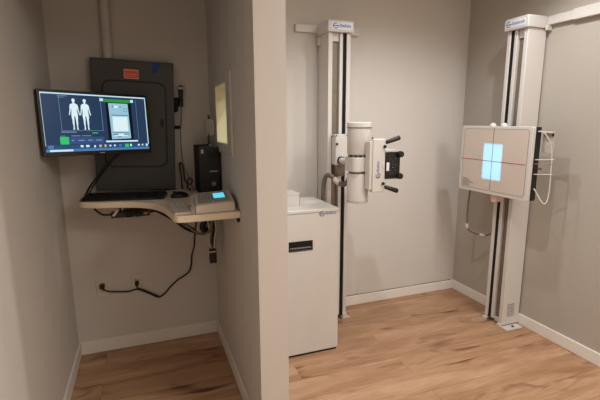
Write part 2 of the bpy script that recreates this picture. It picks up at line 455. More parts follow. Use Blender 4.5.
obj('release_switch', G().box(1.328, 1.337, PY0-0.004, PY0-0.0005, 1.226, 1.254), M['pink'], ta, bevel=0.001)
obj('top_lever', G().rod((1.278, 2.20, 1.389), (1.268, 2.19, 1.404), 0.004), M['blackm'], ta)
# collimator: hollow housing with a real aperture on the +X side
CX0, CX1, CY0, CY1, CZ0, CZ1 = 1.348, 1.448, 2.170, 2.360, 1.152, 1.325
w = 0.004
LX, LY, LZ = 1.368, 2.2565, 1.217
mag = (CX1-w/2-LX)/(2.25-LX)
ay, az = 0.0845*mag, 0.126*mag
g = G()
g.box(CX0, CX1, CY0, CY0+w, CZ0, CZ1); g.box(CX0, CX1, CY1-w, CY1, CZ0, CZ1)
g.box(CX0, CX1, CY0+w, CY1-w, CZ0, CZ0+w); g.box(CX0, CX1, CY0+w, CY1-w, CZ1-w, CZ1)
g.box(CX0, CX0+w, CY0+w, CY1-w, CZ0+w, CZ1-w)
g.box(CX1-w, CX1, CY0+w, LY-ay, CZ0+w, CZ1-w); g.box(CX1-w, CX1, LY+ay, CY1-w, CZ0+w, CZ1-w)
g.box(CX1-w, CX1, LY-ay, LY+ay, CZ0+w, LZ-az); g.box(CX1-w, CX1, LY-ay, LY+ay, LZ+az, CZ1-w)
col = obj('collimator', g, M['white2'], ta, smooth=False)
obj('control_panel', G().box(CX0-0.003, CX1-0.004, CY0-0.012, CY0-0.0005, CZ0+0.006, CZ1-0.008), M['black'], ta, bevel=0.003)
for z in (1.303, 1.172):
    obj('knob', G().lathe((1.436, CY0-0.012, z), (1.436, CY0-0.040, z), [(0, 0.017), (0.1, 0.019), (0.85, 0.018), (1, 0.015)], 24), M['black'], ta)
obj('light_switch', G().box(1.348, 1.366, CY0-0.018, CY0-0.0125, 1.205, 1.255), M['logo_plate'], ta, bevel=0.002)
g = G()
rnd = random.Random(9)
for r in range(6):
    for c in range(3):
        x = 1.372+c*0.018; z = 1.19+r*0.017
        if rnd.random() < 0.65: g.box(x, x+rnd.choice((0.006, 0.011)), CY0-0.0128, CY0-0.0122, z, z+0.0022)
obj('panel_print', g, M['key'], ta, smooth=False)
# corrugated cable hose
hs = [(1.176, 2.70, 0.25), (1.176, 2.70, 0.75), (1.170, 2.68, 0.98), (1.168, 2.66, 1.09), (1.178, 2.62, 1.135), (1.193, 2.55, 1.118), (1.204, 2.47, 1.090), (1.216, 2.42, 1.102), (1.226, 2.385, 1.145)]
ho = obj('cable_hose', G().tube(hs, 0.0155, 12, 16, ripple=0.06), M['hose'], ta)
obj('hose_collar', G().cyl((1.195, 2.535, 1.112), (1.203, 2.478, 1.092), 0.021, n=16), M['wire_white'], ho)

# ------------------------------------------------------------------ generator cabinet and carton
cb = thing('generator_cabinet', 'tall white cabinet with black drawer pull behind the partition end', 'cabinet', (0.9, 2.55, 0))
cx0, cx1, cy0, cy1, cz = 0.70, 1.131, 2.338, 2.76, 0.964
obj('body', G().box(cx0+0.004, cx1-0.004, cy0+0.016, cy1, 0.016, cz-0.022), M['white'], cb, bevel=0.003)
obj('base', G().box(cx0+0.012, cx1-0.006, cy0+0.008, cy1-0.01, 0, 0.0155), M['blackm'], cb)
sx0, sx1, sz0, sz1 = 0.797, 0.948, 0.712, 0.770
g = G()
g.box(cx0, sx0, cy0, cy0+0.0155, 0.017, cz-0.0225); g.box(sx1, cx1, cy0, cy0+0.0155, 0.017, cz-0.0225)
g.box(sx0, sx1, cy0, cy0+0.0155, 0.017, sz0); g.box(sx0, sx1, cy0, cy0+0.0155, sz1, cz-0.0225)
obj('front_panel', g, M['white'], cb, smooth=False)
obj('drawer_pull', G().box(sx0+0.0005, sx1-0.0005, cy0+0.010, cy0+0.0158, sz0+0.0005, sz1-0.0005), M['blackm'], cb)
obj('pull_lip', G().box(sx0+0.004, sx1-0.004, cy0+0.001, cy0+0.0098, sz0+0.012, sz0+0.020), M['seam'], cb, bevel=0.001)
obj('pull_rim', G().box(sx0-0.003, sx1+0.003, cy0-0.0025, cy0-0.0003, sz1-0.012, sz1+0.003).box(sx0-0.003, sx1+0.003, cy0-0.0025, cy0-0.0003, sz0-0.003, sz0+0.002).box(sx0-0.003, sx0+0.003, cy0-0.0025, cy0-0.0003, sz0, sz1).box(sx1-0.003, sx1+0.003, cy0-0.0025, cy0-0.0003, sz0, sz1), M['blackm'], cb)
obj('top', G().box(cx0, cx1, cy0, cy1+0.002, cz-0.021, cz), M['white2'], cb, bevel=0.004)
logo_marks(cb, lambda u, v: (0.992+u, cy0-0.0008, 0.934+v), 0.115, 0.04)
bx_ = thing('carton', 'small white box resting on the cabinet top beside the partition', 'box', (0.8, 2.57, cz))
obj('body', G().box(0.70, 0.921, 2.487, 2.63, cz+0.0005, cz+0.072), M['white2'], bx_, bevel=0.002)
obj('lid', G().box(0.698, 0.923, 2.485, 2.632, cz+0.0722, cz+0.082), M['white2'], bx_, bevel=0.002)
obj('corner_edge', G().box(0.9214, 0.9235, 2.486, 2.489, cz+0.002, cz+0.07), M['seam'], bx_)

# ------------------------------------------------------------------ detector (receptor) on the right column
rc = thing('detector_bucky', 'square beige-faced flat detector with crosshair lines on the right column', 'x-ray detector', (2.30, 2.26, 0.98))
ry0, ry1, rz0, rz1, rx = 1.950, 2.566, 0.990, 1.460, 2.25
g = G().prism(rrect(ry0, ry1, rz0, rz1, 0.012), 'x', rx, rx+0.026)
obj('frame', g, M['white2'], rc, bevel=0.003)
obj('face', G().prism(rrect(ry0+0.026, ry1-0.030, rz0+0.026, rz1-0.020, 0.02), 'x', rx-0.0012, rx-0.0004), M['face'], rc, smooth=False)
# thin dark outline of the face
def ring_prism(x0, x1, outer, inner):
    g = G(); n = len(outer)
    for a, b in ((x0, x1),):
        O0 = [g.bm.verts.new((a, *p)) for p in outer]; I0 = [g.bm.verts.new((a, *p)) for p in inner]
        O1 = [g.bm.verts.new((b, *p)) for p in outer]; I1 = [g.bm.verts.new((b, *p)) for p in inner]
        for i in range(n):
            j = (i+1) % n
            for q in ((O0[i], O0[j], I0[j], I0[i]), (O1[i], O1[j], I1[j], I1[i]), (O0[i], O0[j], O1[j], O1[i]), (I0[i], I0[j], I1[j], I1[i])):
                g.bm.faces.new(q)
    return g
obj('face_outline', ring_prism(rx-0.0016, rx-0.0004, rrect(ry0+0.024, ry1-0.028, rz0+0.024, rz1-0.018, 0.021), rrect(ry0+0.026, ry1-0.030, rz0+0.026, rz1-0.020, 0.02)), M['ink'], rc, smooth=False)
obj('centre_line', G().box(rx-0.0020, rx-0.0014, 2.2555, 2.2595, rz0+0.03, rz1-0.012), M['ink'], rc, smooth=False)
obj('level_line', G().box(rx-0.0024, rx-0.0021, ry0+0.032, ry1-0.012, 1.2195, 1.2235), M['inkred'], rc, smooth=False)
g = G(); rnd = random.Random(2)
for r in range(8):
    y = 2.526; z = 1.082-r*0.0078
    n = rnd.randint(3, 5)
    for k in range(n):
        wd = rnd.choice((0.010, 0.016, 0.022)); g.box(rx-0.0018, rx-0.0014, y-wd, y, z-0.0042, z); y -= wd+0.004
obj('printed_text', g, M['inktext'], rc, smooth=False)
obj('back_housing', G().box(rx+0.0265, rx+0.074, ry0+0.002, ry1-0.004, rz0+0.004, rz1-0.003), M['black'], rc, bevel=0.003)
obj('carriage', G().box(rx+0.0745, 2.384, 2.19, 2.335, 1.06, 1.42), M['white'], rc, bevel=0.003)
obj('bottom_clamp', G().prism([(2.186, 0.99), (2.246, 0.99), (2.244, 0.945), (2.225, 0.932), (2.20, 0.94), (2.187, 0.972)], 'x', rx+0.03, rx+0.085).xf(Matrix.Translation((0, 0.028, -0.001))), M['pink'], rc, bevel=0.002)
for y in (2.292, 2.196):
    obj('top_knob', G().lathe((rx+0.02, y, rz1+0.0005), (rx+0.02, y, rz1+0.022), [(0, 0.022), (0.5, 0.020), (0.85, 0.013), (1, 0.006)], 16), M['white2'], rc)
# cable guard loop on the near edge
px = 2.318
obj('cable_loop', G().tube([(2.285, 1.944, 1.430), (2.285, 1.925, 1.432), (2.30, 1.905, 1.415), (2.325, 1.885, 1.36), (2.338, 1.878, 1.29), (2.342, 1.876, 1.18), (2.345, 1.876, 1.06), (2.336, 1.880, 0.995), (2.318, 1.895, 0.992), (2.295, 1.93, 1.06), (2.293, 1.942, 1.075)], 0.0036, 8, 6), M['wire_white'], rc)
for z, r_ in ((1.262, 0.0028), (1.236, 0.0022), (1.170, 0.0028)):
    obj('hook', G().cyl((2.292, 1.9535, z-0.006), (2.345, 1.865, z), r_, n=10), M['steel' if r_ < 0.0025 else 'wire_white'], rc)
obj('latch', G().rod((2.288, 1.9535, 1.20), (2.318, 1.92, 1.20), 0.004), M['blackm'], rc)
obj('side_plate', G().box(2.352, 2.356, 1.885, 1.962, 1.30, 1.428), M['casing'], rc, bevel=0.001)
obj('plate_arm', G().box(2.3165, 2.3515, 1.883, 1.964, 1.421, 1.430), M['white2'], rc, bevel=0.001)
obj('plate_screw', G().cyl((2.3518, 1.893, 1.408), (2.347, 1.893, 1.408), 0.007, n=10), M['blackm'], rc)
# armoured cable hanging under the detector
ac = obj('armoured_cable', G().tube([(2.318, 2.515, 0.993), (2.316, 2.520, 0.93), (2.309, 2.52, 0.82), (2.318, 2.52, 0.70), (2.345, 2.515, 0.652), (2.39, 2.49, 0.632), (2.43, 2.46, 0.622), (2.450, 2.42, 0.640), (2.450, 2.365, 0.668)], 0.0065, 8, 8, ripple=0.08), M['wire_grey'], rc)
obj('cable_fitting', G().rod((2.311, 2.52, 0.715), (2.319, 2.52, 0.675), 0.012), M['wire_white'], ac)
obj('cable_fitting', G().rod((2.405, 2.480, 0.627), (2.435, 2.452, 0.624), 0.010), M['wire_white'], ac)

# ------------------------------------------------------------------ alcove: worktop
ST, SB = 1.062, 1.028
front = [(-0.360, 2.64), (-0.352, 2.59), (-0.32, 2.553), (-0.24, 2.516), (-0.137, 2.492), (-0.08, 2.473), (-0.033, 2.445), (0.008, 2.41), (0.043, 2.358), (0.070, 2.29), (0.090, 2.21), (0.105, 2.12), (0.113, 2.05), (0.122, 2.02), (0.145, 2.003), (0.235, 2.0)]
sm = [Vector((p[0], p[1], 0)) for p in front]
poly = [(p.x, p.y) for p in spline(sm, 4)] + [(XP0-0.001, 2.006), (XP0-0.001, YA-0.001), (-0.358, YA-0.001)]
wt = thing('worktop', 'cream wall-hung corner worktop with a curved front edge in the alcove', 'worktop', (0.05, 2.6, SB))
obj('top', G().prism(poly, 'z', SB, ST), M['shelf'], wt, bevel=0.004)
g = G()
g.box(0.418, 0.432, 2.02, 2.5, SB-0.012, SB-0.0005).prism([(2.028, SB-0.0125), (2.046, SB-0.0125), (2.046, SB-0.018), (2.034, SB-0.026), (2.028, SB-0.02)], 'x', 0.42, 0.432)
obj('bracket', g, M['blackm'], wt)

# electrical panel, slightly askew, built in its own frame
ep = thing('electrical_panel', 'dark grey steel panel with red sticker and blue tape on the alcove wall', 'electrical panel', (-0.048, YA-0.035, 1.068), local=True, rot=(0, math.radians(2.0), 0))
pw, ph = 0.232, 0.79
obj('cover', G().box(-pw, pw, -0.033, 0.033, 0.01, ph), M['panel'], ep, bevel=0.004)
obj('door_gap', G().prism(rrect(-pw+0.055, pw-0.045, 0.152, 0.672, 0.05), 'y', -0.0345, -0.0332), M['panel_dark'], ep, smooth=False)
d = obj('door', G().prism(rrect(-pw+0.063, pw-0.053, 0.160, 0.664, 0.045), 'y', -0.040, -0.0347), M['panel'], ep, bevel=0.002)
obj('latch', G().prism(rrect(pw-0.085, pw-0.066, 0.40, 0.45, 0.004), 'y', -0.044, -0.0402), M['panel_dark'], d)
st = obj('warning_sticker', G().prism(rrect(-0.052, 0.032, 0.682, 0.738, 0.002), 'y', -0.0345, -0.0332), M['red'], ep, smooth=False)
g = G()
g.box(-0.050, 0.030, -0.0352, -0.0346, 0.729, 0.7345).box(-0.042, 0.022, -0.0352, -0.0346, 0.7075, 0.7105).box(-0.05, 0.030, -0.0352, -0.0346, 0.6845, 0.6885).box(-0.05, -0.047, -0.0352, -0.0346, 0.689, 0.728).box(0.027, 0.030, -0.0352, -0.0346, 0.689, 0.728).box(-0.042, 0.015, -0.0352, -0.0346, 0.697, 0.6995)
obj('sticker_print', g, M['redlight'], st, smooth=False)
obj('blue_tape', G().prism([(0.107, 0.735), (0.120, 0.715), (0.148, 0.752), (0.158, 0.783), (0.122, 0.785), (0.110, 0.762)], 'y', -0.0345, -0.0332), M['tape'], ep, smooth=False)
obj('conduit', G().cyl((-0.155, YA-0.028, 1.8665), (-0.150, YA-0.028, H-0.0005), 0.027, n=24), M['wall'], label='wall-coloured vertical pipe rising from the top of the grey panel', cat='pipe')

# hand switch hanging beside the panel
hw = thing('hand_switch', 'black hand switch with a white band hanging on the wall right of the grey panel', 'switch', (0.245, YA, 1.46))
yy = YA-0.035
obj('grip', G().rod((0.252, yy, 1.722), (0.247, yy, 1.618), 0.015, 0.012), M['black'], hw)
obj('band', G().cyl((0.2515, yy, 1.712), (0.2508, yy, 1.697), 0.0163), M['plate'], hw)
obj('holder', G().box(0.205, 0.262, YA-0.022, YA-0.0005, 1.592, 1.648).prism([(0.203, 1.592), (0.235, 1.630), (0.225, 1.56), (0.203, 1.555)], 'y', YA-0.04, YA-0.0225), M['blackm'], hw, bevel=0.002)
obj('cord', G().tube([(0.247, yy, 1.618), (0.246, yy, 1.56), (0.243, yy+0.01, 1.50), (0.238, yy+0.015, 1.47)], 0.0035), M['wire_grey'], hw)
obj('junction', G().box(0.200, 0.240, YA-0.03, YA-0.0005, 1.452, 1.472), M['blackm'], hw, bevel=0.002)

# ------------------------------------------------------------------ monitor
A = Vector((-0.458, 2.376, 1.4885)); B = Vector((0.0455, 2.655, 1.4885))
ux = Vector((B.x-A.x, B.y-A.y, 0)).normalized(); tilt = math.radians(4)
nz = Vector((ux.y, -ux.x, 0)).normalized()               # out of the screen, towards the room
uy = (Vector((0, 0, 1))*math.cos(tilt) + nz*(-math.sin(tilt))).normalized()
roll = math.radians(-1.0); ux, uy = ux*math.cos(roll)+uy*math.sin(roll), uy*math.cos(roll)-ux*math.sin(roll)
nz = ux.cross(uy).normalized()
MW = (Vector((B.x, B.y, 0))-Vector((A.x, A.y, 0))).length; MH = 0.328
ctr = (A+B)/2
MM = Matrix(((ux.x, uy.x, nz.x, ctr.x), (ux.y, uy.y, nz.y, ctr.y), (ux.z, uy.z, nz.z, ctr.z), (0, 0, 0, 1)))
mo = thing('monitor', 'wide black monitor showing white body outlines and a radiograph, on an arm above the worktop', 'monitor', tuple(ctr))
def mobj(name, g, m, parent=mo, **k): return obj(name, g.xf(MM), m, parent, **k)
mobj('bezel', G().prism(rrect(-MW/2, MW/2, -MH/2, MH/2, 0.006), 'z', -0.022, 0.0), M['black'], bevel=0.002)
mobj('rear_shell', G().loft([[(x, y, -0.0225) for x, y in rrect(-MW*0.42, MW*0.42, -MH*0.38, MH*0.38, 0.03)], [(x, y, -0.045) for x, y in rrect(-MW*0.25, MW*0.25, -MH*0.25, MH*0.25, 0.03)]]), M['blackm'])
bl, br, bt, bb_ = 0.014, 0.014, 0.014, 0.022
sw, sh = MW-bl-br, MH-bt-bb_
def UV(u, v): return (-MW/2+bl+u*sw, MH/2-bt-v*sh)
scr = mobj('screen', G().prism([UV(0, 1), UV(1, 1), UV(1, 0), UV(0, 0)], 'z', 0.0003, 0.0008), S['blue'], smooth=False)
lay = [0.0012]
def srect(g, u0, u1, v0, v1, dz=0.0):
    a, b = UV(u0, v1), UV(u1, v0)
    return g.prism([(a[0], a[1]), (b[0], a[1]), (b[0], b[1]), (a[0], b[1])], 'z', lay[0]+dz, lay[0]+dz+0.0002)
def sp(name, m, rects, dz=0.0):
    for r in rects: mobj(name, srect(G(), *r, dz), S[m], scr, smooth=False)
sp('title_strip', 'pale', [(0, 1, 0, 0.022)])
sp('screen_border', 'pale', [(0, 0.0035, 0.0225, 0.9), (0.991, 1, 0.0225, 0.9)])
sp('diagram_frame', 'line', [(0.150, 0.153, 0.03, 0.635), (0.527, 0.531, 0.03, 0.635), (0.15, 0.531, 0.636, 0.642), (0.89, 0.893, 0.06, 0.815)])
sp('caption', 'line', [(0.141, 0.226, 0.042, 0.052), (0.141, 0.196, 0.068, 0.076), (0.141, 0.276, 0.655, 0.672), (0.136, 0.171, 0.725, 0.735), (0.226, 0.306, 0.722, 0.735), (0.321, 0.406, 0.722, 0.735), (0.226, 0.246, 0.80, 0.82), (0.286, 0.341, 0.80, 0.82), (0.376, 0.416, 0.80, 0.82), (0.451, 0.506, 0.80, 0.82)], 0.0004)
sp('toolbar', 'blue2', [(0.201, 0.531, 0.75, 0.87)])
sp('start_button', 'green2', [(0.126, 0.201, 0.745, 0.875), (0.421, 0.474, 0.672, 0.69)], 0.0003)
sp('header_bar', 'green', [(0.561, 0.828, 0.062, 0.118)])
sp('header_button', 'pale', [(0.521, 0.556, 0.055, 0.105), (0.834, 0.864, 0.058, 0.108)])
sp('image_field', 'black', [(0.576, 0.838, 0.122, 0.815)])
xr = mobj('radiograph', G().prism([UV(0.608, 0.80), UV(0.808, 0.785), UV(0.802, 0.135), UV(0.602, 0.135)], 'z', 0.0017, 0.0019), S['xray'], scr, smooth=False)
sp('radiograph_detail', 'xray2', [(0.621, 0.796, 0.345, 0.36), (0.616, 0.796, 0.665, 0.678), (0.751, 0.754, 0.23, 0.28), (0.788, 0.791, 0.23, 0.28), (0.751, 0.791, 0.225, 0.232), (0.751, 0.791, 0.278, 0.285), (0.636, 0.648, 0.18, 0.21), (0.716, 0.726, 0.19, 0.22), (0.626, 0.676, 0.70, 0.72), (0.736, 0.786, 0.70, 0.72), (0.666, 0.706, 0.75, 0.765)], 0.001)
sp('radiograph_highlight', 'body', [(0.631, 0.786, 0.38, 0.655), (0.656, 0.696, 0.18, 0.22), (0.636, 0.776, 0.70, 0.74)], 0.0008)
sp('scroll_bar', 'pale', [(0.546, 0.881, 0.822, 0.852)])
sp('taskbar', 'task', [(0.006, 0.994, 0.885, 0.955)])
sp('bottom_strip', 'task2', [(0.0, 1.0, 0.955, 1.0)])
sp('bottom_status', 'pale', [(0.03, 0.23, 0.962, 0.995)], 0.0003)
sp('taskbar_icon', 'body', [(0.30, 0.325, 0.893, 0.93), (0.35, 0.38, 0.893, 0.93), (0.425, 0.44, 0.90, 0.94), (0.575, 0.592, 0.90, 0.93), (0.62, 0.637, 0.90, 0.93), (0.79, 0.808, 0.893, 0.935), (0.965, 0.985, 0.895, 0.94), (0.875, 0.895, 0.90, 0.93), (0.92, 0.935, 0.90, 0.93)], 0.0003)
sp('taskbar_icon', 'orange', [(0.475, 0.497, 0.893, 0.938), (0.525, 0.545, 0.893, 0.938)], 0.0003)
sp('taskbar_icon', 'green2', [(0.735, 0.775, 0.888, 0.948)], 0.0003)
sp('taskbar_icon', 'task2', [(0.02, 0.065, 0.888, 0.945), (0.675, 0.70, 0.893, 0.938)], 0.0003)
def figure(uc, vt, vb):
    h = vb-vt
    half = [(0.0, 0), (0.017, 0.01), (0.024, 0.045), (0.021, 0.085), (0.013, 0.125), (0.014, 0.15), (0.040, 0.172), (0.058, 0.20), (0.064, 0.27), (0.067, 0.36), (0.075, 0.44), (0.082, 0.50), (0.079, 0.535), (0.069, 0.53), (0.065, 0.48), (0.052, 0.40), (0.046, 0.30), (0.041, 0.36), (0.042, 0.43), (0.048, 0.50), (0.047, 0.60), (0.040, 0.70), (0.041, 0.78), (0.034, 0.88), (0.034, 0.95), (0.044, 0.99), (0.022, 1.0), (0.016, 0.95), (0.018, 0.88), (0.014, 0.78), (0.012, 0.70), (0.006, 0.56)]
    k = 0.60
    pts = [(uc+a*k, vt+b*h) for a, b in half] + [(uc-a*k, vt+b*h) for a, b in half[::-1] if a > 0]
    g = G(); vs = [g.bm.verts.new((*UV(*p), 0.0016)) for p in pts]
    f = g.bm.faces.new(vs); bmesh.ops.triangulate(g.bm, faces=[f])
    return g
mobj('body_outline', figure(0.276, 0.085, 0.625), S['body'], scr, smooth=False)
mobj('body_outline', figure(0.376, 0.085, 0.625), S['body'], scr, smooth=False)
mobj('badge', G().box(-0.012, 0.012, -MH/2+0.008, -MH/2+0.014, 0.0003, 0.001), M['silver'], smooth=False)
# arm to the wall, hidden behind the screen
am = ctr - nz*0.046
obj('arm', G().tube([am, am+Vector((-0.02, 0.06, -0.01)), Vector((-0.33, 2.76, 1.46)), Vector((-0.37, YA-0.012, 1.46))], 0.016, 10, 5), M['blackm'], mo)
obj('wall_mount', G().box(-0.41, -0.33, YA-0.012, YA-0.0005, 1.38, 1.54), M['blackm'], mo, bevel=0.002)
obj('signal_cable', G().tube([ctr-nz*0.026-uy*0.10+ux*0.06, Vector((-0.135, 2.62, 1.33)), Vector((-0.19, 2.63, 1.27)), Vector((-0.245, 2.64, 1.20)), Vector((-0.30, 2.68, 1.13)), Vector((-0.335, 2.73, 1.068))], 0.006), M['black'], mo)
obj('signal_cable', G().tube([ctr-nz*0.026-uy*0.10+ux*0.075, Vector((-0.122, 2.625, 1.33)), Vector((-0.178, 2.64, 1.266)), Vector((-0.235, 2.65, 1.196)), Vector((-0.288, 2.69, 1.124)), Vector((-0.322, 2.74, 1.068))], 0.004), M['blackm'], mo)

# ------------------------------------------------------------------ things on the worktop
kb = thing('keyboard', 'long black keyboard lying at the front edge of the worktop under the monitor', 'keyboard', (-0.11, 2.6, ST), local=True, rot=(0, 0, math.radians(-11)))
obj('case', G().prism([(-0.075, 0.0005), (0.07, 0.0005), (0.07, 0.022), (-0.075, 0.014)], 'x', -0.222, 0.222), M['black'], kb, bevel=0.003)
g = G()
for r in range(6):
    y = -0.062+r*0.0215; z = 0.0146+(r*0.0215+0.012)*0.055
    if r == 0:
        xs = [(-0.214, -0.16), (-0.156, -0.12), (-0.116, 0.02), (0.024, 0.06), (0.064, 0.10), (0.12, 0.17), (0.174, 0.214)]
    else:
        xs = [(-0.214+0.0204*k, -0.214+0.0204*k+0.018) for k in range(21)]
    for a, b in xs: g.box(a, b, y, y+0.018, z, z+0.006)
obj('keys', g, M['blackm'], kb, smooth=False)
ms = thing('mouse', 'black computer mouse behind the white keypad on the worktop', 'mouse', (0.185, 2.52, ST))
g = G().ball((0.185, 2.53, ST+0.004), 0.052, 0.034, 0.030, 20)
bmesh.ops.bisect_plane(g.bm, geom=g.bm.verts[:]+g.bm.edges[:]+g.bm.faces[:], plane_co=(0, 0, ST+0.0006), plane_no=(0, 0, -1), clear_outer=True)
bmesh.ops.holes_fill(g.bm, edges=[e for e in g.bm.edges if e.is_boundary])
obj('shell', g, M['black'], ms)
obj('wheel', G().cyl((0.157, 2.526, ST+0.029), (0.157, 2.534, ST+0.029), 0.008), M['blackm'], ms)

cs = thing('control_console', 'sloped light grey x-ray control console with a lit cyan display on the worktop', 'console', (0.31, 2.1, ST))
z0 = ST+0.0006
c_fl, c_fr, c_br, c_bl = (0.216, 2.012), (0.412, 2.026), (0.425, 2.235), (0.232, 2.235)
g = G().loft([[(c_fl[0], c_fl[1], z0), (c_fr[0], c_fr[1], z0), (c_br[0], c_br[1], z0), (c_bl[0], c_bl[1], z0)],
              [(c_fl[0]+0.002, c_fl[1]+0.006, z0+0.040), (c_fr[0]-0.002, c_fr[1]+0.008, z0+0.048), (c_br[0]-0.004, c_br[1], z0+0.074), (c_bl[0]+0.002, c_bl[1], z0+0.066)]])
obj('body', g, M['console'], cs, bevel=0.006, segs=3)
a00 = Vector((c_fl[0]+0.002, c_fl[1]+0.006, z0+0.040)); a10 = Vector((c_fr[0]-0.002, c_fr[1]+0.008, z0+0.048))
a11 = Vector((c_br[0]-0.004, c_br[1], z0+0.074)); a01 = Vector((c_bl[0]+0.002, c_bl[1], z0+0.066))
nn = (a10-a00).cross(a01-a00).normalized()
def topq(u, v, h): return (a00*(1-u)+a10*u)*(1-v)+(a01*(1-u)+a11*u)*v + nn*h
def topbox(g, u0, u1, v0, v1, h0, h1):
    return g.loft([[topq(u0, v0, h0), topq(u1, v0, h0), topq(u1, v1, h0), topq(u0, v1, h0)], [topq(u0, v0, h1), topq(u1, v0, h1), topq(u1, v1, h1), topq(u0, v1, h1)]])
obj('overlay', topbox(G(), 0.07, 0.93, 0.08, 0.92, 0.0004, 0.0016), M['console_top'], cs, smooth=False)
obj('display_bezel', topbox(G(), 0.46, 0.84, 0.28, 0.80, 0.0017, 0.0030), M['logo_blue'], cs, smooth=False)
obj('display', topbox(G(), 0.50, 0.80, 0.36, 0.76, 0.0031, 0.0038), M['lcd'], cs, smooth=False)
g = G()
for i in range(4):
    for j in range(4):
        u = 0.11+i*0.082; v = 0.15+j*0.19; topbox(g, u, u+0.055, v, v+0.11, 0.0017, 0.0032)
for i in range(5):
    u = 0.50+i*0.075; topbox(g, u, u+0.05, 0.13, 0.21, 0.0017, 0.0032)
obj('membrane_keys', g, M['key'], cs, smooth=False)
# side step of the console
g = G().loft([[(0.196, 2.03, z0), (0.2135, 2.014, z0), (0.2295, 2.235, z0), (0.205, 2.225, z0)], [(0.206, 2.04, z0+0.028), (0.2155, 2.019, z0+0.036), (0.2315, 2.233, z0+0.060), (0.216, 2.222, z0+0.050)]])
obj('side_panel', g, M['console'], cs, bevel=0.003)
obj('side_button', G().ball((0.203, 2.10, z0+0.027), 0.006), M['key'], cs)
kp = thing('keypad', 'flat white keypad with small grey keys left of the control console', 'keypad', (0.155, 2.145, ST), local=True, rot=(0, 0, math.radians(3)))
obj('case', G().prism([(-0.105, 0.0005), (0.15, 0.0005), (0.15, 0.020), (-0.105, 0.008)], 'x', -0.038, 0.038), M['console'], kp, bevel=0.002)
g = G()
for i in range(3):
    for j in range(9):
        x = -0.030+i*0.021; y = -0.096+j*0.026; z = 0.0084+(y+0.105)*0.047
        g.box(x, x+0.016, y, y+0.016, z+0.0002, z+0.0022)
obj('keys', g, M['console_top'], kp, smooth=False)

pc = thing('computer_tower', 'small black desktop computer standing on the worktop beside the partition wall', 'computer', (0.36, 2.63, ST))
ty0 = 2.505
obj('case', G().box(0.308, 0.416, ty0+0.008, 2.80, ST+0.006, 1.352), M['blackm'], pc, bevel=0.004)
obj('front_panel', G().box(0.304, 0.420, ty0-0.006, ty0+0.0075, ST+0.004, 1.356), M['black'], pc, bevel=0.004)
obj('side_rib', G().box(0.4205, 0.4315, ty0, 2.78, ST+0.001, 1.318), M['black'], pc, bevel=0.003)
obj('feet', G().box(0.31, 0.33, ty0, 2.78, ST+0.0005, ST+0.0055).box(0.395, 0.415, ty0, 2.78, ST+0.0005, ST+0.0055), M['blackm'], pc)
obj('drive_bay', G().box(0.352, 0.414, ty0-0.009, ty0-0.0065, 1.285, 1.33), M['blackm'], pc, bevel=0.001)
obj('badge', G().box(0.362, 0.410, ty0-0.0085, ty0-0.0065, 1.205, 1.213), M['silver'], pc, smooth=False)
obj('power_button', G().cyl((0.383, ty0-0.0062, 1.135), (0.383, ty0-0.010, 1.135), 0.013), M['key'], pc)
obj('case_sticker', G().box(0.316, 0.330, ty0-0.0075, ty0-0.0065, 1.315, 1.338), M['silver'], pc, smooth=False)
an = thing('wireless_unit', 'small upright grey device on a black stand on top of the black computer', 'antenna', (0.375, 2.55, 1.356))
obj('stand', G().cyl((0.372, 2.55, 1.3565), (0.372, 2.55, 1.368), 0.024, 0.020).cyl((0.372, 2.55, 1.368), (0.372, 2.55, 1.43), 0.008), M['black'], an)
obj('case', G().prism(rrect(0.350, 0.402, 1.415, 1.512, 0.018), 'y', 2.543, 2.557).xf(Matrix.Translation((0.0, 0, 0))), M['grey_dev'], an, bevel=0.003)
obj('tip', G().rod((0.376, 2.55, 1.505), (0.376, 2.55, 1.537), 0.007), M['black'], an)
# leads standing behind the worktop things
obj('coiled_lead', G().tube([(0.225, 2.80, ST+0.006), (0.222, 2.80, 1.16), (0.215, 2.81, 1.22), (0.228, 2.82, 1.235), (0.240, 2.81, 1.18), (0.245, 2.79, 1.12), (0.275, 2.77, 1.10), (0.285, 2.76, 1.13), (0.262, 2.75, 1.14), (0.252, 2.74, 1.09), (0.268, 2.72, ST+0.006)], 0.005), M['black'],
    label='black lead looping up behind the worktop between the grey panel and the computer', cat='cable')
obj('grey_lead', G().tube([(0.296, 2.70, ST+0.005), (0.275, 2.71, 1.10), (0.262, 2.74, 1.16), (0.245, 2.80, 1.20), (0.235, 2.83, 1.30), (0.236, 2.845, 1.449)], 0.003), M['wire_grey'],
    label='thin grey lead running up from the computer to the hand switch junction', cat='cable')

# ------------------------------------------------------------------ under the worktop
ps = thing('power_strip', 'black power strip fixed under the worktop with plugs in it', 'power strip', (-0.08, 2.60, 0.96))
obj('body', G().box(-0.195, 0.015, 2.575, 2.625, 0.955, 0.988), M['black'], ps, bevel=0.004)
obj('mount', G().box(-0.15, -0.14, 2.59, 2.61, 0.9885, SB-0.0005).box(-0.03, -0.02, 2.59, 2.61, 0.9885, SB-0.0005), M['blackm'], ps)
obj('switch_lamp', G().box(-0.013, -0.004, 2.572, 2.5745, 0.967, 0.975), M['led'], ps, smooth=False)
for x in (-0.115, -0.065):
    obj('plug', G().box(x, x+0.034, 2.55, 2.5745, 0.958, 0.99), M['blackm'], ps, bevel=0.004)
obj('plug', G().prism([(-0.188, 0.972), (-0.176, 0.966), (-0.150, 1.002), (-0.162, 1.010)], 'y', 2.556, 2.5745), M['wire_white'], ps, bevel=0.002, label='pale grey plug')
